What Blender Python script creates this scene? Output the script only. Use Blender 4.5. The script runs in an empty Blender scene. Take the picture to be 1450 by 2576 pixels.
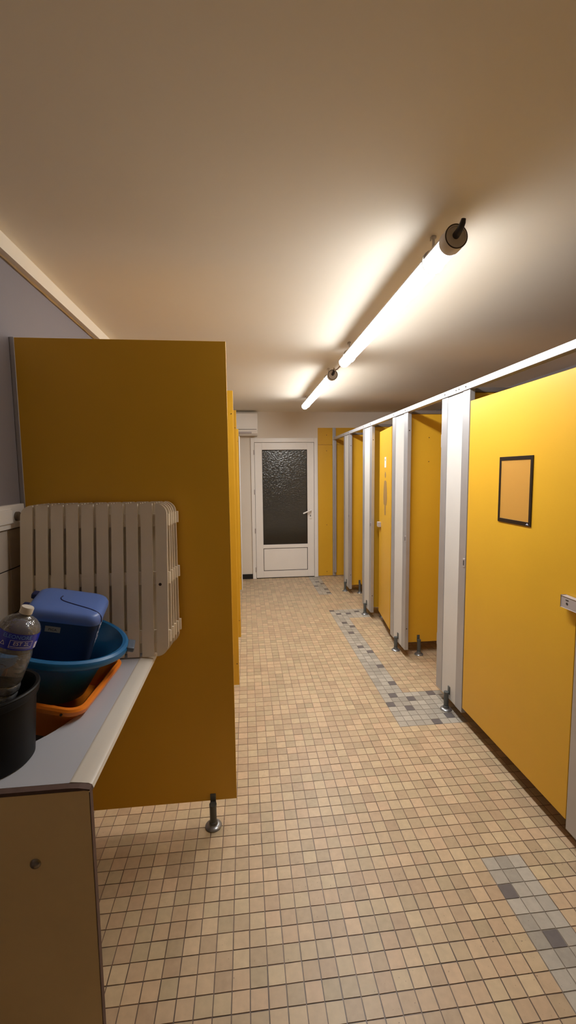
import bpy, bmesh, math, random
from mathutils import Matrix, Vector
random.seed(11)
PI = math.pi
S = bpy.context.scene
C = S.collection

# ------------------------------------------------------------------ materials
def mat(name, col, rough=.5, metal=0.0, var=0.0, vscale=6.0, bump=0.0, bscale=60.0, spec=.5, coat=0.0):
    m = bpy.data.materials.new(name); m.use_nodes = True
    nt = m.node_tree; b = nt.nodes['Principled BSDF']
    b.inputs['Base Color'].default_value = (*col, 1)
    b.inputs['Roughness'].default_value = rough
    b.inputs['Metallic'].default_value = metal
    b.inputs['Specular IOR Level'].default_value = spec
    b.inputs['Coat Weight'].default_value = coat
    if var or bump:
        tc = nt.nodes.new('ShaderNodeTexCoord')
    if var:
        n = nt.nodes.new('ShaderNodeTexNoise'); n.inputs['Scale'].default_value = vscale
        n.inputs['Detail'].default_value = 5
        nt.links.new(tc.outputs['Object'], n.inputs['Vector'])
        r = nt.nodes.new('ShaderNodeMapRange')
        r.inputs['From Min'].default_value = .25; r.inputs['From Max'].default_value = .75
        r.inputs['To Min'].default_value = 1 - var; r.inputs['To Max'].default_value = 1 + var
        nt.links.new(n.outputs['Fac'], r.inputs['Value'])
        mx = nt.nodes.new('ShaderNodeMix'); mx.data_type = 'RGBA'; mx.blend_type = 'MULTIPLY'
        mx.inputs['Factor'].default_value = 1
        mx.inputs['A'].default_value = (*col, 1)
        nt.links.new(r.outputs['Result'], mx.inputs['B'])
        nt.links.new(mx.outputs['Result'], b.inputs['Base Color'])
    if bump:
        n2 = nt.nodes.new('ShaderNodeTexNoise'); n2.inputs['Scale'].default_value = bscale
        n2.inputs['Detail'].default_value = 4
        nt.links.new(tc.outputs['Object'], n2.inputs['Vector'])
        bp = nt.nodes.new('ShaderNodeBump'); bp.inputs['Strength'].default_value = bump
        bp.inputs['Distance'].default_value = .004
        nt.links.new(n2.outputs['Fac'], bp.inputs['Height'])
        nt.links.new(bp.outputs['Normal'], b.inputs['Normal'])
    return m

def srgb(r, g, b):
    f = lambda v: (v/255)/12.92 if v/255 <= .04045 else ((v/255+.055)/1.055)**2.4
    return (f(r), f(g), f(b))

M = {}
M['yellow'] = mat('yellow_laminate', srgb(222, 172, 48), .38, var=.03, vscale=3, spec=.4)
M['tan'] = mat('tan_laminate', srgb(246, 218, 164), .45, var=.06, vscale=4, spec=.4)
M['white_lam'] = mat('white_laminate', srgb(216, 214, 211), .35, var=.02)
M['alu'] = mat('brushed_aluminium', srgb(186, 186, 190), .42, metal=.55, var=.04, vscale=12)
M['rail'] = mat('rail_aluminium', srgb(196, 197, 202), .4, metal=.3, var=.03, vscale=12)
M['dark_alu'] = mat('dark_top_profile', srgb(120, 112, 108), .5, metal=.3)
M['ceiling'] = mat('ceiling_paint', srgb(240, 234, 222), .9, var=.015, vscale=2.5, bump=.04, bscale=60, spec=.2)
M['wall'] = mat('wall_paint', srgb(232, 224, 212), .8, var=.015, vscale=2, bump=.1, bscale=70, spec=.25)
M['greywall'] = mat('grey_wall_paint', srgb(138, 133, 138), .8, var=.03, vscale=2, bump=.1, bscale=70, spec=.25)
M['trim'] = mat('cream_trim_paint', srgb(236, 226, 208), .6, var=.02)
M['pvc'] = mat('white_pvc', srgb(243, 240, 236), .3, var=.015)
M['pvc_gap'] = mat('dark_gasket', srgb(60, 54, 50), .7)
M['black'] = mat('black_skirting', srgb(24, 22, 24), .4)
M['foot'] = mat('grey_foot_plastic', srgb(84, 88, 88), .4, var=.05, vscale=30)
M['flange'] = mat('zinc_flange', srgb(150, 152, 154), .3, metal=.7, var=.08, vscale=60)
M['screw'] = mat('dark_screw', srgb(70, 60, 52), .4, metal=.6)
M['plug'] = mat('brown_plug', srgb(112, 98, 84), .5)
M['steel'] = mat('steel_screw', srgb(150, 145, 140), .3, metal=.9)
M['cap'] = mat('lamp_end_cap', srgb(205, 196, 184), .45)
M['housing'] = mat('lamp_reflector_back', srgb(214, 204, 194), .4)
M['gland'] = mat('black_cable_gland', srgb(44, 38, 38), .5)
M['cable'] = mat('grey_cable', srgb(168, 150, 132), .5)
M['clamp'] = mat('clear_clamp_plastic', srgb(190, 182, 172), .3)
M['sticker'] = mat('paper_sticker', srgb(170, 160, 138), .7, var=.08, vscale=60)
M['ink'] = mat('dark_ink', srgb(50, 44, 40), .7)
M['counter'] = mat('grey_worktop_laminate', srgb(186, 189, 198), .38, var=.02, vscale=5)
M['counter_nose'] = mat('cream_worktop_nose', srgb(212, 206, 196), .35, var=.02, vscale=5)
M['core'] = mat('brown_laminate_edge', srgb(92, 70, 62), .7, var=.2, vscale=40)
M['bowl'] = mat('sink_bowl', srgb(180, 176, 172), .25)
M['crate'] = mat('cream_plastic', srgb(238, 228, 210), .42, var=.03, vscale=8)
M['basin'] = mat('teal_blue_plastic', srgb(28, 104, 160), .28, var=.03)
M['basin_handle'] = mat('grey_blue_grip', srgb(84, 96, 112), .4)
M['orange'] = mat('orange_plastic', srgb(240, 132, 34), .3, var=.04)
M['box'] = mat('shaded_blue_plastic', srgb(46, 55, 84), .35, var=.04)  # box body: shade on its front is put into this darker navy
M['box_lid'] = mat('lit_blue_plastic', srgb(92, 122, 194), .35, var=.04)  # lid: the lit look of the box top is put into this paler blue
M['groove'] = mat('dark_blue_groove', srgb(22, 34, 84), .5)
M['bucket'] = mat('black_plastic', srgb(14, 13, 14), .5, var=.1, vscale=20, spec=.25)
M['label'] = mat('dark_blue_label', srgb(40, 52, 190), .25)
M['label_text'] = mat('light_blue_print', srgb(110, 160, 240), .3)
M['label_white'] = mat('pale_print', srgb(222, 222, 245), .3)
M['cap_white'] = mat('white_bottle_cap', srgb(222, 216, 206), .35)
M['sign_black'] = mat('black_frame_plastic', srgb(26, 20, 18), .35)
M['picto'] = mat('worn_brown_decal', srgb(160, 126, 72), .6)
M['tilewall'] = mat('white_wall_tile', srgb(206, 196, 184), .25, var=.02)
M['grout_wall'] = mat('dark_tile_joint', srgb(48, 40, 36), .8)
M['lock'] = mat('grey_lock_plastic', srgb(178, 170, 170), .4)
M['outside'] = mat('outside_paving', srgb(70, 66, 56), .9, var=.3, vscale=3)

def emission(name, col, st):
    m = bpy.data.materials.new(name); m.use_nodes = True
    nt = m.node_tree; nt.nodes.clear()
    e = nt.nodes.new('ShaderNodeEmission'); o = nt.nodes.new('ShaderNodeOutputMaterial')
    e.inputs['Color'].default_value = (*col, 1); e.inputs['Strength'].default_value = st
    nt.links.new(e.outputs[0], o.inputs[0]); return m
# LED strip faces down inside an opal tube: the underside is far brighter than the flanks
def tube_mat(name, col, down, side):
    m = emission(name, col, 1); nt = m.node_tree
    e = [n for n in nt.nodes if n.type == 'EMISSION'][0]
    g = nt.nodes.new('ShaderNodeNewGeometry'); sp = nt.nodes.new('ShaderNodeSeparateXYZ')
    mr = nt.nodes.new('ShaderNodeMapRange')
    mr.inputs['From Min'].default_value = 0.15; mr.inputs['From Max'].default_value = -1
    mr.inputs['To Min'].default_value = side; mr.inputs['To Max'].default_value = down
    nt.links.new(g.outputs['Normal'], sp.inputs[0]); nt.links.new(sp.outputs['Z'], mr.inputs['Value'])
    nt.links.new(mr.outputs['Result'], e.inputs['Strength']); return m
M['tube'] = tube_mat('lit_tube_diffuser', (1.0, .985, .955), 86.0, 8.5)
M['tube_tip'] = emission('dim_tube_tip', (1.0, .985, .955), 4.0)

def pet_shell():
    m = bpy.data.materials.new('clear_pet'); m.use_nodes = True
    nt = m.node_tree; nt.nodes.clear()
    o = nt.nodes.new('ShaderNodeOutputMaterial'); mix = nt.nodes.new('ShaderNodeMixShader'); mix2 = nt.nodes.new('ShaderNodeMixShader')
    t = nt.nodes.new('ShaderNodeBsdfTransparent'); g = nt.nodes.new('ShaderNodeBsdfGlossy'); d = nt.nodes.new('ShaderNodeBsdfDiffuse')
    t.inputs[0].default_value = (.95, .96, .97, 1); g.inputs['Roughness'].default_value = .06; d.inputs[0].default_value = (.8, .8, .82, 1)
    tc = nt.nodes.new('ShaderNodeTexCoord'); n = nt.nodes.new('ShaderNodeTexNoise'); n.inputs['Scale'].default_value = 90
    bp = nt.nodes.new('ShaderNodeBump'); bp.inputs['Strength'].default_value = .8; bp.inputs['Distance'].default_value = .004
    nt.links.new(tc.outputs['Object'], n.inputs['Vector']); nt.links.new(n.outputs['Fac'], bp.inputs['Height'])
    nt.links.new(bp.outputs[0], g.inputs['Normal'])
    lw = nt.nodes.new('ShaderNodeFresnel'); lw.inputs['IOR'].default_value = 1.75
    nt.links.new(bp.outputs[0], lw.inputs['Normal'])
    mix2.inputs[0].default_value = .16
    nt.links.new(t.outputs[0], mix2.inputs[1]); nt.links.new(d.outputs[0], mix2.inputs[2])
    nt.links.new(lw.outputs['Fac'], mix.inputs[0]); nt.links.new(mix2.outputs[0], mix.inputs[1])
    nt.links.new(g.outputs[0], mix.inputs[2]); nt.links.new(mix.outputs[0], o.inputs[0]); return m
M['pet'] = pet_shell()
def glassy(name, col, rough, ior):
    m = bpy.data.materials.new(name); m.use_nodes = True
    b = m.node_tree.nodes['Principled BSDF']
    b.inputs['Base Color'].default_value = (*col, 1); b.inputs['Roughness'].default_value = rough
    b.inputs['IOR'].default_value = ior; b.inputs['Transmission Weight'].default_value = 1
    return m
M['water'] = glassy('water', (.95, .96, .96), 0.0, 1.33)
M['pane'] = glassy('textured_glass', (.62, .58, .52), .2, 1.5)
nt = M['pane'].node_tree
tc = nt.nodes.new('ShaderNodeTexCoord'); mp = nt.nodes.new('ShaderNodeMapping')
mp.inputs['Scale'].default_value = (44, 1, 80)
vo = nt.nodes.new('ShaderNodeTexVoronoi'); vo.feature = 'SMOOTH_F1'; vo.inputs['Scale'].default_value = 1.0
bp = nt.nodes.new('ShaderNodeBump'); bp.inputs['Strength'].default_value = .38; bp.inputs['Distance'].default_value = .007
nt.links.new(tc.outputs['Object'], mp.inputs['Vector']); nt.links.new(mp.outputs[0], vo.inputs['Vector'])
nt.links.new(vo.outputs['Distance'], bp.inputs['Height']); nt.links.new(bp.outputs[0], nt.nodes['Principled BSDF'].inputs['Normal'])
def clear_film():
    m = bpy.data.materials.new('clear_film'); m.use_nodes = True
    nt = m.node_tree; nt.nodes.clear()
    o = nt.nodes.new('ShaderNodeOutputMaterial'); mix = nt.nodes.new('ShaderNodeMixShader')
    d = nt.nodes.new('ShaderNodeBsdfPrincipled'); t = nt.nodes.new('ShaderNodeBsdfTransparent')
    d.inputs['Base Color'].default_value = (*srgb(224, 172, 84), 1); d.inputs['Roughness'].default_value = .45
    mix.inputs[0].default_value = .55
    nt.links.new(t.outputs[0], mix.inputs[1]); nt.links.new(d.outputs[0], mix.inputs[2]); nt.links.new(mix.outputs[0], o.inputs[0])
    return m
M['film'] = clear_film()

# ------------------------------------------------------------------ mesh helpers
def new_bm(): return bmesh.new()

def add_box(bm, x0, x1, y0, y1, z0, z1, bev=0.0, seg=2, mtx=None):
    b = bmesh.new()
    bmesh.ops.create_cube(b, size=1)
    for v in b.verts:
        v.co = Vector((x0+(v.co.x+.5)*(x1-x0), y0+(v.co.y+.5)*(y1-y0), z0+(v.co.z+.5)*(z1-z0)))
    if bev:
        bmesh.ops.bevel(b, geom=b.edges[:], offset=bev, segments=seg, profile=.6, affect='EDGES')
    if mtx: b.transform(mtx)
    merge(bm, b)

def merge(bm, b):
    me = bpy.data.meshes.new('t'); b.to_mesh(me); b.free(); bm.from_mesh(me); bpy.data.meshes.remove(me)

def add_lathe(bm, prof, n=32, mtx=None, close=False):
    """prof: (r, z) pairs turned about local Z"""
    b = bmesh.new(); rings = []
    for r, z in prof:
        if r < 1e-6: rings.append([b.verts.new((0, 0, z))])
        else: rings.append([b.verts.new((r*math.cos(2*PI*k/n), r*math.sin(2*PI*k/n), z)) for k in range(n)])
    for A, B in zip(rings[:-1], rings[1:]):
        for k in range(n):
            k2 = (k+1) % n
            if len(A) == 1 and len(B) == 1: continue
            if len(A) == 1: b.faces.new((A[0], B[k2], B[k]))
            elif len(B) == 1: b.faces.new((A[k], A[k2], B[0]))
            else: b.faces.new((A[k], A[k2], B[k2], B[k]))
    if mtx: b.transform(mtx)
    bmesh.ops.recalc_face_normals(b, faces=b.faces)
    merge(bm, b)

def add_tube(bm, pts, r, n=12, caps=True):
    pts = [Vector(p) for p in pts]; b = bmesh.new(); rings = []
    up = None
    for i, p in enumerate(pts):
        d = (pts[min(i+1, len(pts)-1)]-pts[max(i-1, 0)]).normalized()
        if up is None:
            up = Vector((0, 0, 1)) if abs(d.z) < .9 else Vector((1, 0, 0))
        u = (up-d*up.dot(d)).normalized(); up = u; w = d.cross(u)
        rr = r[i] if isinstance(r, (list, tuple)) else r
        rings.append([b.verts.new(p+(u*math.cos(2*PI*k/n)+w*math.sin(2*PI*k/n))*rr) for k in range(n)])
    for A, B in zip(rings[:-1], rings[1:]):
        for k in range(n): b.faces.new((A[k], A[(k+1) % n], B[(k+1) % n], B[k]))
    if caps: b.faces.new(rings[0][::-1]); b.faces.new(rings[-1])
    bmesh.ops.recalc_face_normals(b, faces=b.faces); merge(bm, b)

def cyl(bm, p0, p1, r, n=20): add_tube(bm, [p0, p1], r, n)

def loft(bm, loops, cap0=True, cap1=True, mtx=None):
    b = bmesh.new(); R = [[b.verts.new(p) for p in L] for L in loops]; n = len(R[0])
    for A, B in zip(R[:-1], R[1:]):
        for k in range(n): b.faces.new((A[k], A[(k+1) % n], B[(k+1) % n], B[k]))
    if cap0: b.faces.new(R[0][::-1])
    if cap1: b.faces.new(R[-1])
    if mtx: b.transform(mtx)
    bmesh.ops.recalc_face_normals(b, faces=b.faces); merge(bm, b)

def rrect(w, d, r, z, n=6, ox=0, oy=0):
    out = []
    for cx, cy, a0 in ((w/2-r, d/2-r, 0), (-w/2+r, d/2-r, PI/2), (-w/2+r, -d/2+r, PI), (w/2-r, -d/2+r, 1.5*PI)):
        for k in range(n+1):
            a = a0+PI/2*k/n; out.append((ox+cx+r*math.cos(a), oy+cy+r*math.sin(a), z))
    return out

def prism(bm, poly, d, mtx=None):
    """extrude a closed polygon of 3-D points by vector d"""
    d = Vector(d); L0 = [Vector(p) for p in poly]; loft(bm, [L0, [p+d for p in L0]], mtx=mtx)

ROOTM = {}
def link(o): C.objects.link(o); return o
def thing(name, label, cat, loc=(0, 0, 0), group=None, mtx=None):
    o = bpy.data.objects.new(name, None); link(o); o.empty_display_size = .05
    m = mtx if mtx is not None else Matrix.Translation(loc)
    o.matrix_world = m; ROOTM[o.name] = m.copy()
    o['label'] = label; o['category'] = cat
    if group: o['group'] = group
    return o
def part(name, bm, m, parent=None, smooth=False, local=False, label=None):
    if parent is not None and not local:
        bm.transform(ROOTM[parent.name].inverted())
    me = bpy.data.meshes.new(name); bm.to_mesh(me); bm.free()
    me.materials.append(M[m] if isinstance(m, str) else m)
    if smooth:
        for p in me.polygons: p.use_smooth = True
        me.set_sharp_from_angle(angle=math.radians(38))
    o = bpy.data.objects.new(name, me); link(o)
    if parent is not None:
        o.parent = parent; ROOTM[o.name] = ROOTM[parent.name]
    if label: o['label'] = label
    return o
def structure(name, bm, m, smooth=False, label=None):
    o = part(name, bm, m, None, smooth); o['kind'] = 'structure'; ROOTM[o.name] = Matrix()
    o['label'] = label or name.replace('_', ' ')
    return o
def dup(root, mtx, label, group=None):
    r = root.copy(); link(r); r.matrix_world = mtx; r['label'] = label
    if group: r['group'] = group
    for ch in list(root.children):
        c = ch.copy(); link(c); c.parent = r
        for g in list(ch.children):
            d = g.copy(); link(d); d.parent = c
    return r
def text_bm(s, size, bm, mtx, bend=None, extrude=.0002):
    cu = bpy.data.curves.new('txt', 'FONT'); cu.body = s; cu.size = size; cu.extrude = extrude
    cu.align_x = 'CENTER'; cu.align_y = 'CENTER'; cu.resolution_u = 3
    ob = bpy.data.objects.new('txt', cu); link(ob)
    dg = bpy.context.evaluated_depsgraph_get()
    me = bpy.data.meshes.new_from_object(ob.evaluated_get(dg))
    b = bmesh.new(); b.from_mesh(me); bpy.data.meshes.remove(me)
    bpy.data.objects.remove(ob); bpy.data.curves.remove(cu)
    if bend:
        for v in b.verts: v.co = bend(v.co)
    if mtx is not None: b.transform(mtx)
    merge(bm, b)

# ------------------------------------------------------------------ setting
XL, XR, YF, YB, ZC = -.86, 2.67, 5.916, -2.3, 2.34
PX, PY, X0, Y0 = .05275, .0534, -.016, 1.9035
DARK_XY = [(.904, 4.371), (.955, 4.261), (1.051, 4.288), (1.193, 4.317), (.957, 3.994), (1.011, 3.892), (.954, 3.72),
           (.954, 3.447), (1.01, 3.334), (1.006, 3.06), (1.006, 2.790), (.955, 2.624), (.905, 2.52), (1.066, 2.571),
           (1.016, 2.464), (1.225, 2.614), (1.225, 2.343), (1.122, 2.299), (.954, 5.623), (1.007, 5.517), (.903, 5.406),
           (1.005, 5.242), (1.005, 5.103), (.907, 1.298), (.96, 1.136)]
DARK = {(math.floor((x-X0)/PX), math.floor((y-Y0)/PY)) for x, y in DARK_XY}
def is_grey(i, j):
    if 17 <= i <= 19 and (7 <= j <= 46 or j <= -10 or j >= 58): return True
    if 17 <= i <= 24 and (7 <= j <= 13 or 42 <= j <= 46): return True
    return False
def build_floor():
    verts, faces, cols = [], [], []
    rnd = random.Random(5)
    i0, i1 = math.floor((XL-X0)/PX), math.ceil((XR-X0)/PX)
    j0, j1 = math.floor((YB-Y0)/PY), math.ceil((YF-Y0)/PY)
    wob = {}
    def quad(p, c):
        k = len(verts); verts.extend(p); faces.append((k, k+1, k+2, k+3)); cols.append(c)
    for i in range(i0, i1):
        for j in range(j0, j1):
            xa, xb = max(X0+i*PX, XL), min(X0+(i+1)*PX, XR)
            ya, yb = max(Y0+j*PY, YB), min(Y0+(j+1)*PY, YF)
            if xb-xa < .004 or yb-ya < .004: continue
            g = is_grey(i, j)
            f = rnd.random()
            if (i, j) in DARK: c = (.14, .125, .125)
            elif g:
                b = .78+.34*f; c = (.45*b, .415*b, .355*b)
            else:
                b = .80+.30*f; t = rnd.random()
                c = (.57*b, (.45-.042*t)*b, (.282-.02*t)*b)
            gd = rnd.random()
            if g: gr = (.26, .22, .18)
            else:
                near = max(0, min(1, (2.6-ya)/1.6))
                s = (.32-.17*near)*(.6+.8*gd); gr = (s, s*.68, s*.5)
            q = .0017
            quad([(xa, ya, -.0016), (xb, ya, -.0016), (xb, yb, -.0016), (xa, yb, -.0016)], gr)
            w = lambda: rnd.uniform(-.0005, .0005)
            A = [(xa+q+w(), ya+q+w(), 0), (xb-q+w(), ya+q+w(), 0), (xb-q+w(), yb-q+w(), 0), (xa+q+w(), yb-q+w(), 0)]
            quad(A, c)
            for k in range(4):
                p, r_ = A[k], A[(k+1) % 4]
                quad([(p[0], p[1], -.0016), (r_[0], r_[1], -.0016), r_, p], c)
    me = bpy.data.meshes.new('floor'); me.from_pydata(verts, [], faces)
    at = me.color_attributes.new('tile', 'FLOAT_COLOR', 'CORNER')
    flat = []
    for c in cols: flat.extend([c[0], c[1], c[2], 1]*4)
    at.data.foreach_set('color', flat)
    m = mat('ceramic_floor_tiles', (.5, .4, .3), .42)
    nt = m.node_tree; b = nt.nodes['Principled BSDF']
    a = nt.nodes.new('ShaderNodeAttribute'); a.attribute_name = 'tile'
    tc = nt.nodes.new('ShaderNodeTexCoord'); n = nt.nodes.new('ShaderNodeTexNoise'); n.inputs['Scale'].default_value = 45
    n.inputs['Detail'].default_value = 6; nt.links.new(tc.outputs['Object'], n.inputs['Vector'])
    r = nt.nodes.new('ShaderNodeMapRange'); r.inputs['From Min'].default_value = .3; r.inputs['From Max'].default_value = .7
    r.inputs['To Min'].default_value = .93; r.inputs['To Max'].default_value = 1.07
    nt.links.new(n.outputs['Fac'], r.inputs['Value'])
    # scattered dirt specks
    n3 = nt.nodes.new('ShaderNodeTexNoise'); n3.inputs['Scale'].default_value = 130; n3.inputs['Detail'].default_value = 2
    n4 = nt.nodes.new('ShaderNodeTexNoise'); n4.inputs['Scale'].default_value = 4
    nt.links.new(tc.outputs['Object'], n3.inputs['Vector']); nt.links.new(tc.outputs['Object'], n4.inputs['Vector'])
    ad = nt.nodes.new('ShaderNodeMath'); ad.operation = 'MULTIPLY_ADD'; ad.inputs[1].default_value = .35
    nt.links.new(n4.outputs['Fac'], ad.inputs[0]); nt.links.new(n3.outputs['Fac'], ad.inputs[2])
    r2 = nt.nodes.new('ShaderNodeMapRange'); r2.inputs['From Min'].default_value = .90; r2.inputs['From Max'].default_value = .96
    r2.inputs['To Min'].default_value = 1; r2.inputs['To Max'].default_value = .5
    nt.links.new(ad.outputs[0], r2.inputs['Value'])
    mm = nt.nodes.new('ShaderNodeMath'); mm.operation = 'MULTIPLY'
    nt.links.new(r.outputs[0], mm.inputs[0]); nt.links.new(r2.outputs[0], mm.inputs[1])
    mx = nt.nodes.new('ShaderNodeMix'); mx.data_type = 'RGBA'; mx.blend_type = 'MULTIPLY'; mx.inputs['Factor'].default_value = 1
    nt.links.new(a.outputs['Color'], mx.inputs['A']); nt.links.new(mm.outputs[0], mx.inputs['B'])
    nt.links.new(mx.outputs['Result'], b.inputs['Base Color'])
    me.materials.append(m)
    o = bpy.data.objects.new('floor', me); link(o); o['kind'] = 'structure'
    o['label'] = 'beige ceramic mosaic tile floor with grey replacement tile strips'
build_floor()

bm = new_bm(); add_box(bm, XL-.1, XR+.1, YB-.1, YF+.1, ZC, ZC+.1); structure('ceiling', bm, 'ceiling', label='plain cream painted ceiling')
bm = new_bm(); add_box(bm, XL-.1, XL, YB-.1, YF+.1, 0, ZC); structure('wall_left', bm, 'greywall', label='grey painted left wall')
bm = new_bm(); add_box(bm, XR, XR+.1, YB-.1, YF+.1, 0, ZC); structure('wall_right', bm, 'greywall', label='grey painted wall behind the cubicles')
bm = new_bm(); add_box(bm, XL, XR, YB-.1, YB, 0, ZC); structure('wall_back', bm, 'wall', label='white painted wall behind the viewer')
DX0, DX1, DZ = .084, 1.022, 1.982
bm = new_bm()
add_box(bm, XL, DX0, YF, YF+.12, 0, ZC); add_box(bm, DX1, XR, YF, YF+.12, 0, ZC); add_box(bm, DX0, DX1, YF, YF+.12, DZ, ZC)
structure('wall_far', bm, 'wall', label='white painted end wall around the glazed door')
bm = new_bm(); add_box(bm, XL, DX0-.002, YF-.012, YF, 0, .07, .002); structure('baseboard_far', bm, 'black', label='black skirting left of the white door')

# ceiling batten on the left, with a ragged filler bead under it
bm = new_bm()
prism(bm, [(-.818, YB, 2.281), (-.818, YB, ZC), (XL, YB, ZC), (XL, YB, 2.295)], (0, YF-.004-YB, 0))
rb = random.Random(3); A, B = [], []
n = 120
b = bmesh.new(); prev = None
for k in range(n+1):
    y = YB+(YF-.01-YB)*k/n; w = .008+rb.uniform(-.002, .002); d = .004+rb.uniform(-.002, .002)
    ring = [b.verts.new((XL, y, 2.2955)), b.verts.new((XL+w, y, 2.293)), b.verts.new((XL+w*.55, y, 2.293-d*.6)), b.verts.new((XL, y, 2.293-d))]
    if prev:
        for q in range(3): b.faces.new((prev[q], prev[q+1], ring[q+1], ring[q]))
    prev = ring
merge(bm, b)
structure('trim_1', bm, 'trim', label='cream batten along the top of the left wall')

# tiled splashback on the left wall above the worktop
bm = new_bm()
for (z0, z1) in ((.832, .995), (.999, 1.160), (1.164, 1.306)):
    for (y0, y1) in ((.55, .896), (.899, 1.245), (1.248, 1.592), (1.595, 1.700)):
        add_box(bm, XL, XL+.008, y0, y1, z0, z1, .0012, 1)
tl = structure('trim_2', bm, 'tilewall', label='white wall tiles with dark joints above the worktop')
bm = new_bm(); add_box(bm, XL, XL+.004, .55, 1.700, .832, 1.306); part('tile_joint', bm, 'grout_wall', tl)

# outside seen through the textured pane
bm = new_bm(); add_box(bm, -2, 3.2, YF+.12, YF+5, -.06, -.02); structure('ground', bm, 'outside', label='dark paving outside the glazed door')

# ------------------------------------------------------------------ far door
dr = thing('door_1', 'white glazed door with lower panel at the far end', 'door', (.55, YF, 0))
dr['kind'] = 'structure'
fy = YF-.022
bm = new_bm()
for a in ((DX0, DX0+.05, 0, DZ), (DX1-.05, DX1, 0, DZ), (DX0+.05, DX1-.05, DZ-.06, DZ)):
    add_box(bm, a[0], a[1], fy, YF+.10, a[2], a[3], .004)
part('frame', bm, 'pvc', dr)
lx0, lx1 = .138, .968
bm = new_bm()
ly0, ly1 = fy+.006, YF+.05
for a in ((lx0, .240, .012, 1.918), (.873, lx1, .012, 1.918), (.240, .873, 1.820, 1.918), (.240, .873, .434, .486), (.240, .873, .012, .108)):
    add_box(bm, a[0], a[1], ly0, ly1, a[2], a[3], .003)
part('leaf', bm, 'pvc', dr)
bm = new_bm()
for a in ((.240, .247, .108, .434), (.866, .873, .108, .434), (.247, .866, .427, .434), (.247, .866, .108, .115)):
    add_box(bm, a[0], a[1], ly0+.004, ly1, a[2], a[3])
for a in ((.240, .246, .486, 1.82), (.867, .873, .486, 1.82), (.246, .867, 1.812, 1.82), (.246, .867, .486, .490)):
    add_box(bm, a[0], a[1], ly0+.005, ly1, a[2], a[3])
part('gasket', bm, 'pvc_gap', dr)
bm = new_bm(); add_box(bm, .247, .866, ly0+.006, ly1-.01, .115, .427, .002); part('lower_panel', bm, 'pvc', dr)
bm = new_bm(); add_box(bm, .244, .869, ly0+.016, ly0+.022, .488, 1.815); part('glass', bm, 'pane', dr, label='dark textured glass pane')
bm = new_bm()
add_box(bm, .898, .934, ly0-.008, ly0, .845, 1.0, .006)
pl = part('handle_plate', bm, 'pvc', dr)
bm = new_bm(); cyl(bm, (.915, ly0-.008, .968), (.915, ly0-.05, .968), .009)
add_tube(bm, [(.922, ly0-.05, .972), (.86, ly0-.052, .947), (.806, ly0-.05, .924)], [.010, .0105, .010], 12); part('handle', bm, 'pvc', pl, True)
bm = new_bm(); cyl(bm, (.914, ly0-.0086, .893), (.914, ly0-.007, .893), .007); add_box(bm, .911, .917, ly0-.0086, ly0-.007, .872, .892); part('keyhole', bm, 'ink', pl)
for z in (1.785, 1.237, .691, .135):
    bm = new_bm(); cyl(bm, (.132, fy-.006, z-.032), (.132, fy-.006, z+.032), .008, 12); part('hinge', bm, 'lock', dr, True)

# ------------------------------------------------------------------ far wall cladding
def wall_panel(x0, x1, z1, joint, label):
    t = thing('wall_panel', label, 'wall panel', ((x0+x1)/2, YF, 0), 'yellow panels on the end wall')
    bm = new_bm()
    add_box(bm, x0, x1, YF-.014, YF-.001, .012, joint-.0015, .001, 1); add_box(bm, x0, x1, YF-.014, YF-.001, joint+.0015, z1, .001, 1)
    part('panel', bm, 'yellow', t)
    for z in (.07, .75, 1.80, 2.02):
        bm = new_bm(); cyl(bm, ((x0+x1)/2+.02, YF-.017, z), ((x0+x1)/2+.02, YF-.012, z), .005, 10); part('screw', bm, 'screw', t)
    return t
wall_panel(1.028, 1.236, 2.12, 1.885, 'narrow yellow laminate panel on the end wall beside the white door')
wall_panel(1.284, 2.64, 2.12, 1.885, 'wide yellow laminate panel on the end wall inside the last cubicle')
t = thing('panel_joint_strip', 'pale aluminium strip on the end wall between the two yellow panels', 'strip', (1.26, YF, 0))
bm = new_bm(); add_box(bm, 1.238, 1.282, YF-.022, YF-.001, .01, 2.12, .002); part('strip', bm, 'alu', t)

# ------------------------------------------------------------------ air conditioner
t = thing('air_conditioner', 'white split air conditioner high on the end wall left of the door', 'air conditioner', (-.22, 5.8, 2.0))
prof = [(5.905, 2.007), (5.76, 2.007), (5.725, 2.03), (5.705, 2.07), (5.700, 2.12), (5.702, 2.25), (5.715, 2.29), (5.76, 2.312), (5.905, 2.318)]
bm = new_bm(); prism(bm, [(-.62, y, z) for y, z in prof], (.80, 0, 0)); part('casing', bm, 'pvc', t)
bm = new_bm(); add_box(bm, -.60, .165, 5.6985, 5.72, 2.078, 2.083); part('front_slot', bm, 'pvc_gap', t)
bm = new_bm(); add_box(bm, -.58, .10, 5.712, 5.74, 2.025, 2.050, .004, mtx=None); part('louver', bm, 'lock', t)

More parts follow.
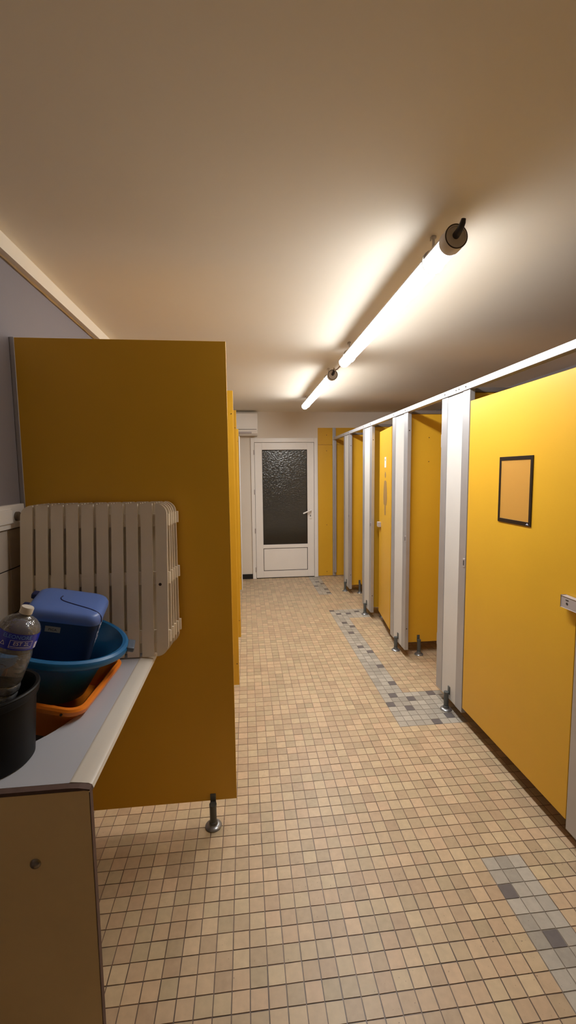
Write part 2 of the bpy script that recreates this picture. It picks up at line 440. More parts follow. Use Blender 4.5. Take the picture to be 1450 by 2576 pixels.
# ------------------------------------------------------------------ cubicle row
XF = 1.25
def foot_bm(z_top=.15, tab=True, dirv=(-1, 0)):
    st, fl = new_bm(), new_bm()
    add_lathe(fl, [(0, .0), (.034, .0), (.035, .004), (.031, .009), (.02, .012), (.018, .016), (0, .016)], 28)
    add_lathe(st, [(0, .012), (.018, .012), (.018, .022), (.0145, .026), (.0145, z_top-.045), (.0155, z_top-.044), (.0155, z_top-.034), (0, z_top-.034)], 20)
    if tab:
        dx, dy = dirv
        if dx: add_box(st, dx*.017-.003, dx*.017+.003, -.012, .012, z_top-.05, z_top, .002)
        else: add_box(st, -.012, .012, dy*.017-.003, dy*.017+.003, z_top-.05, z_top, .002)
    return st, fl
def add_foot(root, x, y, z_top=.15, dirv=(-1, 0)):
    st, fl = foot_bm(z_top, True, dirv)
    m = Matrix.Translation((x, y, 0)); st.transform(m); fl.transform(m)
    s = part('foot', st, 'foot', root, True); part('foot_flange', fl, 'flange', s, True)

PIL = [(1.12, 1.445), (2.268, 2.602), (3.165, 3.505), (4.085, 4.405), (4.97, 5.276), (5.846, 5.8935)]
PIL_L = ['white cubicle pilaster at the right edge, nearest of the row',
         'white cubicle pilaster between the door with black frame and first open cubicle',
         'white cubicle pilaster beside the half open door with pictogram',
         'third white pilaster from the end wall, left of the pictogram door',
         'second white pilaster from the end wall, thin sliver',
         'narrow grey end pilaster fixed against the far wall']
for k, (a, b) in enumerate(PIL):
    w = b-a
    t = thing('pilaster', PIL_L[k], 'pilaster', (XF, (a+b)/2, 0), 'pilasters of the cubicle row')
    zb, zt = .066, 1.951
    if k == 5:
        bm = new_bm(); add_box(bm, XF, XF+.03, a, b, zb, zt, .002); part('profile', bm, 'alu', t)
        bm = new_bm(); add_box(bm, XF-.002, XF+.006, a+.004, a+.018, .96, 1.01, .002); part('strike_plate', bm, 'lock', t)
        continue
    pw = .076 if k < 3 else .068
    for (p, q) in ((a, a+pw), (b-pw, b)):
        bm = new_bm(); add_box(bm, XF, XF+.030, p, q, zb, zt, .002)
        part('profile', bm, 'alu', t)
    bm = new_bm(); add_box(bm, XF+.003, XF+.022, a+pw, b-pw, zb, zt-.004, .001, 1); part('infill_panel', bm, 'white_lam', t)
    add_foot(t, XF-.0165, a+.155, .150, (1, 0))
    for zs in (1.812, .242):
        bm = new_bm(); cyl(bm, (XF+.014, a-.0015, zs), (XF+.014, a+.002, zs), .0045, 10); part('screw', bm, 'screw', t)
    bm = new_bm(); add_box(bm, XF-.003, XF+.004, a+.004, a+.024, .945, .995, .002); pl = part('strike_plate', bm, 'lock', t)
    bm = new_bm(); add_box(bm, XF-.0042, XF-.002, a+.010, a+.018, .955, .985); part('strike_slot', bm, 'ink', pl)

t = thing('headrail', 'long pale aluminium rail along the top of the cubicle row', 'rail', (XF, 2.6, 1.95))
bm = new_bm(); add_box(bm, XF-.008, XF+.030, -.6, YF-.002, 1.951, 1.986, .002)
part('rail', bm, 'rail', t)
for y in (1.40, 1.16, 2.30, 2.375, 2.41, 2.55, 3.20, 3.46, 4.11, 4.36, 5.0, 5.24):
    bm = new_bm(); cyl(bm, (XF-.0105, y, 1.968), (XF-.007, y, 1.968), .0045, 10); part('screw', bm, 'screw', t)

PART_Y = [1.19, 2.340, 3.238, 4.158, 5.034]
PART_L = ['yellow cubicle partition behind the nearest pilaster', 'yellow cubicle partition, only its top seen over the door with black frame',
          'yellow cubicle partition seen full height through the first open doorway', 'yellow cubicle partition, narrow strip left of the pictogram door',
          'yellow cubicle partition seen through the farther open doorway']
for k, y in enumerate(PART_Y):
    t = thing('cubicle_partition', PART_L[k], 'partition', (1.95, y, 0), 'yellow partitions between the cubicles')
    bm = new_bm(); add_box(bm, XF+.032, XR-.01, y-.006, y+.006, .10, 1.945, .001, 1); part('panel', bm, 'yellow', t)
    bm = new_bm(); add_box(bm, XF+.032, XR-.01, y-.013, y+.013, 1.945, 1.972, .002); part('top_profile', bm, 'dark_alu', t)
    add_foot(t, 1.392, y-.0225, .16, (0, 1))
    if k: add_foot(t, 2.35, y-.0225, .16, (0, 1))
    for (x, z) in ((1.452, 1.763), (1.452, 1.575)):
        bm = new_bm(); cyl(bm, (x, y-.0085, z), (x, y-.004, z), .0034, 10); part('screw', bm, 'screw', t)

def cubicle_door(label, hinge, ang, wid, near_free=False, picto=False, lock=True):
    """leaf in local x from the hinge, +y towards the corridor"""
    # local x axis direction in world
    dx, dy = math.cos(ang), math.sin(ang)
    mtx = Matrix(((dx, -dy, 0, hinge[0]), (dy, dx, 0, hinge[1]), (0, 0, 1, 0), (0, 0, 0, 1)))
    t = thing('cubicle_door', label, 'door', mtx=mtx, group='yellow doors of the cubicles')
    bm = new_bm(); add_box(bm, 0, wid, -.006, .006, .10, 1.884, .0012, 1); part('leaf', bm, 'yellow', t, local=True)
    s = 1 if not near_free else -1     # side facing the corridor
    for z in (.35, 1.65):
        bm = new_bm(); add_box(bm, -.0062 if near_free else -.018, .03, -s*.012, -s*.006, z, z+.08, .001); part('hinge', bm, 'lock', t, local=True)
    if lock:
        bm = new_bm(); add_box(bm, wid-.050 if near_free else wid-.095, wid+.045 if near_free else wid-.02, s*(.0105 if near_free else .006), s*.032, .964, 1.010, .002)
        lk = part('lock', bm, 'lock', t, local=True)
        if near_free:
            bm = new_bm()
            cyl(bm, (wid-.018, s*.0315, .984), (wid-.018, s*.0332, .984), .0045, 14)
            add_box(bm, wid-.025, wid-.011, s*.0315, s*.0332, .996, .999); part('keyhole', bm, 'ink', lk, local=True)
    if picto:
        bm = new_bm(); cx = .24
        head = [(cx+.028*math.cos(2*PI*k/20), .0065, 1.470+.028*math.sin(2*PI*k/20)) for k in range(20)]
        prism(bm, head, (0, .0009, 0))
        hp = [(.030, 1.418), (.050, 1.405), (.062, 1.36), (.074, 1.30), (.078, 1.26), (.066, 1.215), (.056, 1.195), (.028, 1.190), (.024, 1.10)]
        poly = [(cx+w, .0065, z) for w, z in hp]+[(cx-w, .0065, z) for w, z in reversed(hp)]
        prism(bm, poly, (0, .0009, 0)); part('pictogram', bm, 'picto', t, local=True)
        bm = new_bm(); add_box(bm, cx-.032, cx+.032, .0062, .009, 1.537, 1.632, .001); pp = part('number_plate', bm, 'pvc', t, local=True)
        bm = new_bm(); add_box(bm, cx-.008, cx+.008, .0088, .0094, 1.598, 1.612); part('plate_mark', bm, 'ink', pp, local=True)
    return t
# closed door: hinge at the far end, leaf runs towards the camera (local +x = -Y world) -> corridor side is local -y ... keep s flag
cubicle_door('closed yellow cubicle door carrying the black edged sign holder', (XF+.008, 2.262), -PI/2, .812, near_free=True)
a3 = math.atan2(4.041-3.522, 1.322-1.256)
cubicle_door('half open yellow cubicle door with a brown woman pictogram', (1.256, 3.522), a3, .522, picto=True)
cubicle_door('yellow cubicle door swung open behind the second pilaster', (1.268, 2.614), math.radians(4), .55)
cubicle_door('yellow cubicle door swung open beyond the pictogram door', (1.268, 4.418), math.radians(4), .55)
cubicle_door('yellow cubicle door swung open in the last cubicle', (1.268, 5.289), math.radians(4), .55)
cubicle_door('closed yellow cubicle door before the nearest pilaster, out of view, added to bounce light', (XF+.008, 1.112), -PI/2, .80, near_free=True)  # unseen door, added so lamp light bounces back yellow from here

# sign holder on the closed door
t = thing('sign_holder', 'black edged empty sign holder stuck on the closed yellow door', 'sign holder', (XF, 1.847, 1.4))
y0, y1, z0, z1 = 1.7255, 1.969, 1.249, 1.564
bm = new_bm(); w = .016; xx0, xx1 = XF-.0025, XF+.0015
rs = random.Random(8)
for a in ((y0, y0+w, z0, z1), (y1-w*.9, y1, z0, z1), (y0+w, y1-w*.9, z1-w*1.1, z1), (y0+w, y1-w*.9, z0, z0+w*1.15)):
    add_box(bm, xx0, xx1, a[0], a[1], a[2], a[3], .0006, 1)
part('frame', bm, 'sign_black', t)
bm = new_bm(); add_box(bm, XF-.0008, XF+.0015, y0+w, y1-w*.9, z0+w*1.15, z1-w*1.1); part('film_sheet', bm, 'film', t)
bm = new_bm()
lx = XF-.0030
prism(bm, [(lx, 1.757, z0+.006), (lx, 1.7385, z0+.006), (lx, 1.7385, z0+.0075), (lx, 1.757, z0+.0075)], (.001, 0, 0))
prism(bm, [(lx, 1.753, z0+.0085), (lx, 1.742, z0+.0085), (lx, 1.746, z0+.013), (lx, 1.749, z0+.013)], (.001, 0, 0))
part('logo', bm, 'label_white', t)

# ------------------------------------------------------------------ left dividers
DIV = [(1.716, -.0645, 'large dark yellow divider panel behind the worktop and crates'),
       (2.70, -.0655, 'thin bright strip of yellow divider, first beyond the large panel'),
       (3.52, -.0615, 'thin bright strip of yellow divider, second beyond the large panel'),
       (5.00, -.0655, 'slimmest strip of yellow divider, farthest on the left')]
for k, (y, xe, lab) in enumerate(DIV):
    t = thing('divider_panel', lab, 'divider', (-.46, y, 0), 'yellow dividers on the left wall')
    bm = new_bm(); add_box(bm, XL+.013, xe, y-.006, y+.006, .104, 2.012, .001, 1); part('panel', bm, 'yellow', t)
    bm = new_bm(); add_box(bm, XL+.001, XL+.017, y-.009, y+.012, .09, 2.013, .001, 1); part('wall_profile', bm, 'alu', t)
    add_foot(t, -.165, y-.0225, .135, (0, 1))
    if k:
        for z in (.25, 1.87):
            bm = new_bm(); cyl(bm, (xe-.012, y-.0085, z), (xe-.012, y-.004, z), .0032, 10); part('screw', bm, 'screw', t)
    if k == 3:
        bm = new_bm(); add_box(bm, xe, xe+.012, y-.012, y+.014, .10, 1.93, .001); part('edge_profile', bm, 'white_lam', t)

# ------------------------------------------------------------------ tube lights
def tube_light(label, y0, y1, x=.692, z=2.250):
    L = y1-y0; r = .036
    t = thing('tube_light', label, 'ceiling light', (x, (y0+y1)/2, z), 'tube lights on the ceiling')
    def arc(rad, a0, a1, n): return [(x+rad*math.sin(a0+(a1-a0)*k/n), z+rad*math.cos(a0+(a1-a0)*k/n)) for k in range(n+1)]
    h = math.radians(78)
    bm = new_bm()
    poly = arc(r, h, 2*PI-h, 40)
    tip, tip2 = new_bm(), new_bm()
    for (ya, yb, dst) in ((y0+.045, y0+.11, tip), (y0+.11, y1-.05, bm), (y1-.05, y1-.012, tip2)):
        b = bmesh.new(); A = [b.verts.new((p, ya, q)) for p, q in poly]; B = [b.verts.new((p, yb, q)) for p, q in poly]
        for k in range(len(A)-1): b.faces.new((A[k], A[k+1], B[k+1], B[k]))
        bmesh.ops.recalc_face_normals(b, faces=b.faces)
        if sum(f.normal.z*(f.calc_center_median().z-z)+f.normal.x*(f.calc_center_median().x-x) for f in b.faces) < 0:
            bmesh.ops.reverse_faces(b, faces=b.faces)
        merge(dst, b)
    df = part('diffuser', bm, 'tube', t, True)
    part('diffuser_tip', tip, 'tube_tip', df, True); part('diffuser_tip', tip2, 'tube_tip', df, True)
    bm = new_bm()
    o1, o2 = arc(r+.0006, -h, h, 14), arc(r-.004, h, -h, 14)
    prism(bm, [(p, y0+.045, q) for p, q in o1+o2], (0, L-.057, 0)); part('housing', bm, 'housing', t, True)
    my = Matrix.Translation((x, y0, z)) @ Matrix.Rotation(-PI/2, 4, 'X')
    bm = new_bm(); add_lathe(bm, [(0, .004), (.031, .004), (.032, 0), (.0375, 0), (.0385, .004), (.0385, .042), (.037, .047), (0, .047)], 40, my)
    cp = part('end_cap', bm, 'cap', t, True)
    bm = new_bm(); add_lathe(bm, [(.0335, .0005), (.0365, -.0012), (.0385, .0005)], 40, my); part('cap_ring', bm, 'screw', cp, True)
    bm = new_bm(); add_lathe(bm, [(0, .012), (.030, .010), (.0355, .002), (.0362, -.012), (0, -.012)], 40, Matrix.Translation((x, y1-.012, z)) @ Matrix.Rotation(-PI/2, 4, 'X'))
    part('diffuser_end', bm, 'tube_tip', t, True)
    bm = new_bm()
    add_tube(bm, [(x, y0+.008, z+.004), (x, y0-.010, z+.006), (x+.001, y0-.024, z+.012), (x+.002, y0-.034, z+.022), (x+.003, y0-.037, z+.032)], [.012, .0115, .010, .009, .007], 14)
    part('cable_gland', bm, 'gland', t, True)
    for yc in (y0+.17, y1-.16):
        bm = new_bm(); n = 36
        ring = [(x+(r+.004)*math.sin(2*PI*k/n), yc, z+(r+.004)*math.cos(2*PI*k/n)) for k in range(n+1)]
        add_tube(bm, ring, .0034, 8, False)
        add_box(bm, x-.004, x+.004, yc-.004, yc+.004, z+r, ZC, .001, 1)
        add_box(bm, x-.009, x+.009, yc-.005, yc+.005, ZC-.010, ZC-.001, .002)
        add_box(bm, x-.013, x-.009, yc-.003, yc+.003, ZC-.018, ZC-.004, .001, 1)
        part('clamp', bm, 'clamp', t, True)
tube_light('long lit tube light with grey end cap, nearer of the two', 1.365, 2.925)
tube_light('shorter looking lit tube light, farther, toward the white door', 3.285, 4.84)
t = thing('power_cable', 'thin grey cable joining the two tube lights', 'cable', (.69, 3.1, 2.26))
bm = new_bm(); add_tube(bm, [(.692, 2.926, 2.256), (.690, 2.99, 2.250), (.690, 3.12, 2.252), (.692, 3.22, 2.268), (.694, 3.252, 2.290)], .005, 10)
part('cable', bm, 'cable', t, True)

# ------------------------------------------------------------------ cable trunking on the left wall
t = thing('cable_trunking', 'white plastic cable trunking along the left wall above the tiles', 'trunking', (XL, 1.2, 1.31))
bm = new_bm(); add_box(bm, XL, XL+.020, .30, 1.695, 1.310, 1.396, .003); part('channel', bm, 'pvc', t)
bm = new_bm(); add_box(bm, XL+.016, XL+.0275, .30, 1.60, 1.330, 1.380, .003); part('cover', bm, 'pvc', t)
bm = new_bm(); cyl(bm, (XL+.018, 1.635, 1.352), (XL+.029, 1.635, 1.352), .017, 24); part('blanking_plug', bm, 'plug', t, True)

# ------------------------------------------------------------------ vanity counter
ZT = .83
VY0, VY1 = .907, 1.705
t = thing('vanity_counter', 'grey laminate washbasin counter with tan end panel at lower left', 'counter', (-.6, 1.3, 0))
HC = (-.632, 1.32, .170, .295)
def counter_top():
    b = bmesh.new()
    xr = -.396
    outer = [(XL+.001, VY0), (xr, VY0), (xr, VY1), (XL+.001, VY1)]
    n = 56
    ho = [(HC[0]+HC[2]*math.cos(2*PI*k/n), HC[1]+HC[3]*math.sin(2*PI*k/n)) for k in range(n)]
    vo = [b.verts.new((x, y, ZT)) for x, y in outer]; vh = [b.verts.new((x, y, ZT)) for x, y in ho]
    es = [b.edges.new((vo[k], vo[(k+1) % 4])) for k in range(4)]+[b.edges.new((vh[k], vh[(k+1) % n])) for k in range(n)]
    bmesh.ops.triangle_fill(b, use_beauty=True, edges=es)
    ext = bmesh.ops.extrude_face_region(b, geom=b.faces[:])
    for v in [g for g in ext['geom'] if isinstance(g, bmesh.types.BMVert)]: v.co.z -= .024
    bmesh.ops.recalc_face_normals(b, faces=b.faces)
    return b
part('worktop', counter_top(), 'counter', t)
bm = new_bm()
prof = [(-.397, .8300), (-.394, .8315), (-.390, .8312), (-.372, .8290), (-.356, .8265), (-.349, .8225), (-.346, .814), (-.352, .802), (-.366, .802), (-.397, .806)]
prism(bm, [(x, VY0, z) for x, z in prof], (0, VY1-VY0, 0)); part('front_lip', bm, 'counter_nose', t, True)
# sink bowl
bm = new_bm(); loops = []
n = 56
for s, dz in ((1.04, -.012), (1.0, -.012), (1.0, -.02), (.97, -.06), (.90, -.11), (.74, -.15), (.4, -.165), (.06, -.168)):
    loops.append([(HC[0]+HC[2]*s*math.cos(2*PI*k/n), HC[1]+HC[3]*s*math.sin(2*PI*k/n), ZT+dz) for k in range(n)])
loft(bm, loops, False, True); part('sink_bowl', bm, 'bowl', t, True)
bm = new_bm(); add_box(bm, XL+.001, -.350, VY0-.016, VY0-.0005, .0, .8215, .001, 1)
ep = part('end_panel', bm, 'tan', t, label='tan laminate end panel')
bm = new_bm(); add_lathe(bm, [(0, -.007), (.006, -.0065), (.0105, -.003), (.0115, 0), (0, 0)], 20, Matrix.Translation((-.47, VY0-.016, .662)) @ Matrix.Rotation(-PI/2, 4, 'X'))
part('screw', bm, 'steel', ep, True)
bm = new_bm()
prism(bm, [(XL+.001, VY0-.0165, .8298), (-.396, VY0-.0165, .8298), (-.372, VY0-.0165, .8285), (-.3485, VY0-.0165, .8235), (-.3485, VY0-.0165, .8195), (-.360, VY0-.0165, .8217), (XL+.001, VY0-.0165, .8217)], (0, .016, 0))
part('laminate_edge', bm, 'core', t)
bm = new_bm(); add_box(bm, -.3499, -.3484, VY0-.0163, VY0-.0005, 0, .817); part('laminate_edge', bm, 'core', t)

# ------------------------------------------------------------------ slatted boards
W, H = .515, .562
def rounded_slat(x0, x1, r_left, r_right, y0, y1, bm):
    pts = []
    def corner(cx, cz, a0, r):
        if r <= 0: pts.append((cx, cz)); return
        for k in range(9):
            a = a0+PI/2*k/8; pts.append((cx+r*math.cos(a), cz+r*math.sin(a)))
    R = .040
    if r_right: corner(x1-R, H-R, 0, R)
    else: pts.append((x1, H))
    if r_left: corner(x0+R, H-R, PI/2, R); corner(x0+R, R, PI, R)
    else: pts.append((x0, H)); pts.append((x0, 0))
    if r_right: corner(x1-R, R, 1.5*PI, R)
    else: pts.append((x1, 0))
    prism(bm, [(x, y0, z) for x, z in pts], (0, y1-y0, 0))
def slat_board():
    t = thing('slatted_board', '', 'slatted board', mtx=Matrix(), group='cream slatted boards leaning together')
    p = W/10+.0008; sw = .0417
    bm = new_bm()
    for k in range(10):
        x0 = k*(W-sw)/9; rounded_slat(x0, x0+sw, k == 0, k == 9, -.010, 0, bm)
    part('slats', bm, 'crate', t, local=True)
    for zc in (.07, .285, .500):
        bm = new_bm(); add_box(bm, .004, W-.004, 0, .0088, zc-.024, zc+.024, .001, 1)
        add_box(bm, W-.004, W+.007, -.002, .0085, zc-.022, zc+.022, .001, 1)
        part('cross_bar', bm, 'crate', t, local=True)
    bm = new_bm(); cyl(bm, (W-.027, -.0104, .262), (W-.027, -.007, .262), .0055, 16); part('hole', bm, 'screw', t, local=True)
    return t
sb = slat_board()
SB = [(1.541, 1.610, -.808, 'foremost cream slatted board of the leaning stack, full face in view'),
      (1.577, 1.630, -.802, 'cream slatted board second from the front of the leaning stack'),
      (1.611, 1.650, -.799, 'cream slatted board in the middle of the leaning stack'),
      (1.640, 1.670, -.795, 'cream slatted board second from the yellow divider in the stack'),
      (1.668, 1.690, -.788, 'rearmost cream slatted board, leaning against the yellow divider')]
for k, (yb, yt, xl, lab) in enumerate(SB):
    th = math.asin((yt-yb)/H)
    m = Matrix.Translation((xl, yb, ZT+.0115*math.sin(th)+.0025)) @ Matrix.Rotation(-th, 4, 'X')
    if k == 0: sb.matrix_world = m; sb['label'] = lab
    else: dup(sb, m, lab)

# ------------------------------------------------------------------ orange tub (lying in the sink) and what it holds
def tilt(ox, oy, oz, a, b_, yaw=0):
    ex = Vector((math.cos(yaw), math.sin(yaw), a)).normalized()
    ey = Vector((-math.sin(yaw), math.cos(yaw), b_)); ey = (ey-ex*ex.dot(ey)).normalized(); ez = ex.cross(ey)
    return Matrix(((ex.x, ey.x, ez.x, ox), (ex.y, ey.y, ez.y, oy), (ex.z, ey.z, ez.z, oz), (0, 0, 0, 1)))
# tub: origin at the middle of its rim plane
m = tilt(-.612, 1.314, .896, -.215, 0.0, -.06)
t = thing('plastic_tub', 'orange rectangular plastic tub lying tilted in the sink', 'tub', mtx=m)
tw, td = .345, .345
bm = new_bm()
L = [rrect(tw, td, .045, -.016), rrect(tw+.004, td+.004, .047, -.004), rrect(tw-.004, td-.004, .044, .002), rrect(tw-.022, td-.022, .036, .003), rrect(tw-.034, td-.034, .032, -.003),
     rrect(tw-.075, td-.07, .03, -.098), rrect(tw-.095, td-.09, .025, -.104)]
Lo = [rrect(tw-.097, td-.092, .025, -.108), rrect(tw-.070, td-.065, .032, -.104), rrect(tw-.030, td-.028, .035, -.012), rrect(tw-.004, td-.004, .045, -.0175)]
loft(bm, Lo+L, True, True); part('tub_body', bm, 'orange', t, True, local=True)
bm = new_bm(); cyl(bm, (tw/2-.05, -td/2-.004, -.011), (tw/2-.05, -td/2+.004, -.011), .0035, 12); part('rim_hole', bm, 'screw', t, local=True)

m = tilt(-.580, 1.344, .997, -.27, -.02)
t = thing('wash_basin', 'round blue plastic washing-up basin resting in the orange tub', 'basin', mtx=m)
bm = new_bm()
prof = [(0, -.170), (.096, -.170), (.104, -.164), (.127, -.085), (.150, -.042), (.168, -.022), (.178, -.019), (.190, -.020), (.1985, -.013), (.2005, -.003), (.197, .005), (.188, .009), (.179, .006), (.174, -.003), (.165, -.02), (.147, -.042), (.124, -.085), (.101, -.160), (.094, -.165), (0, -.165)]
add_lathe(bm, prof, 72); part('basin_body', bm, 'basin', t, True, local=True)
for a in (.18, .18+PI):
    bm = new_bm()
    add_box(bm, .1940, .2190, -.034, .034, -.010, .006, .006, 3, Matrix.Rotation(a, 4, 'Z')); part('grip', bm, 'basin_handle', t, True, local=True)

m = tilt(-.557, 1.362, 1.107, -.236, .15, .15)
t = thing('storage_box', 'blue lidded plastic box sitting tilted in the blue basin', 'box', mtx=m)
bw, bd = .211, .175
bm = new_bm()
loft(bm, [rrect(bw-.062, bd-.054, .022, -.262), rrect(bw-.050, bd-.042, .026, -.256), rrect(bw-.010, bd-.008, .03, -.030)], True, True)
body = part('box_body', bm, 'box', t, True, local=True)
bm = new_bm()
loft(bm, [rrect(bw+.002, bd+.002, .033, -.034), rrect(bw+.004, bd+.004, .034, -.026), rrect(bw+.002, bd+.002, .036, -.016), rrect(bw-.008, bd-.008, .036, -.006), rrect(bw-.024, bd-.024, .034, -.001), rrect(bw-.06, bd-.06, .03, .001)], True, True)
lid = part('lid', bm, 'box_lid', t, True, local=True)
bm = new_bm()
pts = [(bw/2+.0022, -.060, -.028), (bw/2+.0005, -.059, -.014), (bw/2-.008, -.056, -.0045), (bw/2-.018, -.052, -.0008), (bw/2-.034, -.045, .0012),
       (.040, -.034, .0012), (.010, -.024, .0012), (-.020, -.012, .0012), (-.030, .004, .0012), (-.027, .020, .0012)]
def chaikin(p):
    p = [Vector(q) for q in p]; out = [p[0]]
    for a_, b_ in zip(p[:-1], p[1:]): out += [a_*.75+b_*.25, a_*.25+b_*.75]
    return out+[p[-1]]
add_tube(bm, chaikin(chaikin(pts)), .0019, 8); part('lid_seam', bm, 'groove', lid, True, local=True)
bm = new_bm()
add_box(bm, -bw/2-.016, -bw/2+.004, -.055, -.025, -.028, -.010, .006, 3); part('lid_hinge', bm, 'groove', lid, True, local=True)
bm = new_bm(); add_box(bm, -bw/2-.016, -bw/2+.004, .030, .060, -.028, -.010, .006, 3); part('lid_hinge', bm, 'groove', lid, True, local=True)
# stickers on the body: the front face leans inwards, follow its slope
slope = math.atan2((bd-.008)/2-(bd-.034)/2, .19)
fm = Matrix.Translation((-.020, -(bd-.012)/2-.0004, -.060)) @ Matrix.Rotation(slope, 4, 'X') @ Matrix.Rotation(math.radians(1), 4, 'Y')
bm = new_bm(); add_box(bm, -.021, .021, -.0004, .0006, -.0095, .0095, 0, 1, fm); st = part('paper_sticker', bm, 'sticker', body, local=True)
bm = new_bm(); text_bm('PICA', .011, bm, fm @ Matrix.Translation((0, -.0008, -.001)) @ Matrix.Rotation(PI/2, 4, 'X')); bm2 = bm
part('sticker_writing', bm2, 'ink', body, local=True)
slx = math.atan2((bw-.010)/2-(bw-.040)/2, .19)
sm = Matrix.Translation(((bw-.014)/2+.0012, -.010, -.078)) @ Matrix.Rotation(slx, 4, 'Y')
bm = new_bm()
for k, s in enumerate(('LEC', 'PAPP', 'PAL')):
    text_bm(s, .036, bm, sm @ Matrix.Translation((.0004, .002-.004*k, .022-.028*k)) @ Matrix.Rotation(PI/2, 4, 'Z') @ Matrix.Rotation(PI/2, 4, 'X') @ Matrix.Rotation(math.radians(6), 4, 'Z'))
part('side_lettering', bm, 'label_white', body, local=True)

# ------------------------------------------------------------------ bucket and bottle
t = thing('bucket', 'black plastic bucket on the near end of the worktop', 'bucket', (-.606, 1.002, ZT+.0005))
bm = new_bm()
add_lathe(bm, [(r_*.94, z_*.95) for r_, z_ in [(0, 0), (.088, 0), (.092, .004), (.1035, .160), (.1085, .162), (.1105, .168), (.111, .178), (.1135, .181), (.1135, .184), (.111, .187), (.104, .186), (.101, .178), (.089, .008), (0, .006)]], 64)
part('bucket_body', bm, 'bucket', t, True, local=True)
bm = new_bm(); d = Vector((.35, -.94, 0)).normalized()
p = d*.0962; cyl(bm, p+Vector((0, 0, .134)), p+d*.003+Vector((0, 0, .134)), .003, 12); part('rivet', bm, 'steel', t, True, local=True)

Bp, Tp = Vector((-.652, 1.008, .852)), Vector((-.521, 1.036, 1.190))
ez = (Tp-Bp).normalized(); ex = Vector((1, 0, 0)); ex = (ex-ez*ex.dot(ez)).normalized(); ey = ez.cross(ex)
m = Matrix(((ex.x, ey.x, ez.x, Bp.x), (ex.y, ey.y, ez.y, Bp.y), (ex.z, ey.z, ez.z, Bp.z), (0, 0, 0, 1)))
HB = (Tp-Bp).length; RB = .0445
t = thing('water_bottle', 'clear plastic water bottle with dark blue label leaning in the black bucket', 'bottle', mtx=m)
def bottle_prof(s=0.0):
    p = [(0, .006), (.024, .004), (.036, .0), (.041, .006)]
    z = .012
    while z < .175:
        p += [(RB-.0005, z), (RB, z+.004), (RB, z+.013), (RB-.0008, z+.016), (RB-.0032, z+.0185)]; z += .0215
    p += [(RB-.001, z+.006), (RB, z+.02)]
    zl = z+.03
    p += [(RB, .222), (RB+.0005, .230), (RB+.001, .248), (RB-.001, .260), (RB-.0025, .266), (RB-.001, .272), (RB+.0002, .275), (RB+.0002, .312), (RB-.0015, .318), (RB-.006, .326), (RB-.014, .3335), (RB-.024, .339), (.0140, .342), (.0122, .344), (.0118, .348)]
    return [(max(r-s, 0), zz) for r, zz in p]
bm = new_bm(); b = bmesh.new()
add_lathe(bm, bottle_prof()+[(.0118, .353)], 56)
rn = random.Random(4)
for v in bm.verts:
    rr = math.hypot(v.co.x, v.co.y)
    if .02 < v.co.z < .20 and rr > .03:
        a = math.atan2(v.co.y, v.co.x); f = 1+.018*math.sin(9*a+v.co.z*70)
        v.co.x *= f; v.co.y *= f
part('bottle_shell', bm, 'pet', t, True, local=True)
bm = new_bm(); add_lathe(bm, [(.0124, .3475), (.0140, .3475), (.0142, .351), (.0142, .361), (.013, .3635), (0, .364)], 32)
part('bottle_cap', bm, 'cap_white', t, True, local=True)
bm = new_bm(); R2 = RB+.0009
add_lathe(bm, [(R2, .274), (R2, .312)], 56); lb = part('label', bm, 'label', t, True, local=True)
front = math.radians(-100)
def bend_at(a0, zc, R):
    def f(co):
        a = a0+co.x/R; rr = R+co.z
        return Vector((rr*math.cos(a), rr*math.sin(a), zc+co.y))
    return f
bm = new_bm(); text_bm('ELEONORE', .0125, bm, None, bend_at(math.radians(-66), .3045, R2+.0003)); part('label_lettering', bm, 'label_text', lb, local=True)
bm = new_bm(); text_bm('EST 2L', .0122, bm, None, bend_at(math.radians(-50), .2895, R2+.0004))
def strip(bm, a0, a1, z0, z1, R, n=10):
    b = bmesh.new(); prev = None
    for k in range(n+1):
        a = a0+(a1-a0)*k/n; c, s = math.cos(a), math.sin(a)
        q = [b.verts.new((R*c, R*s, z0)), b.verts.new((R*c, R*s, z1))]
        if prev: b.faces.new((prev[0], q[0], q[1], prev[1]))
        prev = q
    merge(bm, b)
for (z0_, z1_) in ((.2960, .2968), (.2815, .2827), (.2785, .2793)):
    strip(bm, math.radians(-80), math.radians(-20), z0_, z1_, R2+.0005)
strip(bm, math.radians(-81), math.radians(-79.7), .2785, .2968, R2+.0005, 2); strip(bm, math.radians(-21), math.radians(-19.7), .2785, .2968, R2+.0005, 2)
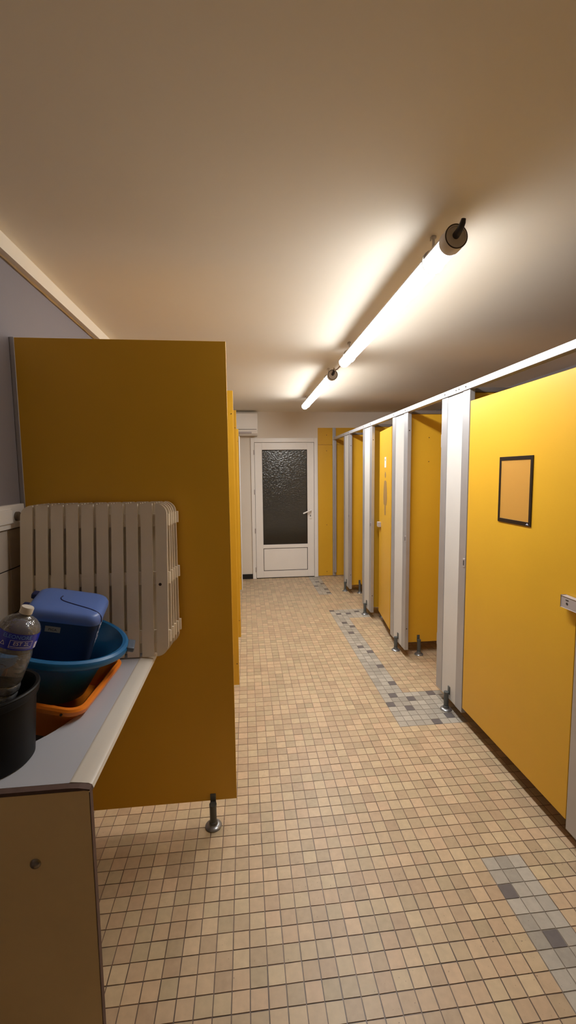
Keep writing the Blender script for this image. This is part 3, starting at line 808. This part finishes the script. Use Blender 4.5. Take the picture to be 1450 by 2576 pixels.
# small bin and recycling pictograms
strip(bm, math.radians(-118), math.radians(-111), .286, .291, R2+.0005, 3); strip(bm, math.radians(-117), math.radians(-112), .2925, .2937, R2+.0005, 3)
strip(bm, math.radians(-119), math.radians(-110), .2815, .2825, R2+.0005, 3); strip(bm, math.radians(-115.5), math.radians(-113.5), .2825, .286, R2+.0005, 2)
def tri(a, z, R, s):
    f = bend_at(a, z, R)
    P = [Vector((-s, -s*.8, 0)), Vector((s, -s*.8, 0)), Vector((0, s, 0))]
    for k in range(3):
        A, B = P[k], P[(k+1) % 3]; b = bmesh.new(); d = (B-A).normalized(); nn = Vector((-d.y, d.x, 0))*.0006
        b.faces.new([b.verts.new(f(q)) for q in (A-nn, B-nn, B+nn, A+nn)]); merge(bm, b)
tri(math.radians(-100), .287, R2+.0005, .0048)
strip(bm, math.radians(-8), math.radians(4), .276, .292, R2+.0005, 3)
part('label_marks', bm, 'label_white', lb, local=True)
# water: fills to a level plane below the label
bm = new_bm()
wp = [(r, z) for r, z in bottle_prof(.0022) if z < .262 and r > 0]
add_lathe(bm, [(0, .009)]+[(r, max(z, .009)) for r, z in wp]+[(wp[-1][0], .261), (0, .261)], 48)
part('water', bm, 'water', t, True, local=True)

# ------------------------------------------------------------------ world, camera, view
w = bpy.data.worlds.new('night'); S.world = w; w.use_nodes = True
w.node_tree.nodes['Background'].inputs[0].default_value = (.55, .50, .42, 1)
w.node_tree.nodes['Background'].inputs[1].default_value = .07
cd = bpy.data.cameras.new('camera'); co = bpy.data.objects.new('camera', cd); link(co)
F = 1059.45665
cd.sensor_fit = 'HORIZONTAL'; cd.sensor_width = 36; cd.lens = 36*F/1450; cd.clip_start = .02
R = ((0.99478566, -0.10133045, -0.01155961), (-0.02086348, -0.09124429, -0.99560996), (0.09983086, 0.99065969, -0.09288262))
co.matrix_world = Matrix(((R[0][0], -R[1][0], -R[2][0], 0), (R[0][1], -R[1][1], -R[2][1], 0), (R[0][2], -R[1][2], -R[2][2], 1.5), (0, 0, 0, 1)))
S.camera = co
S.view_settings.view_transform = 'Standard'; S.view_settings.look = 'None'
S.view_settings.exposure = 0.15; S.view_settings.gamma = 1.0; S.view_settings.use_curve_mapping = False
S.cycles.use_denoising = True
S.cycles.max_bounces = 10; S.cycles.diffuse_bounces = 6; S.cycles.transparent_max_bounces = 16
S.cycles.sample_clamp_indirect = 8
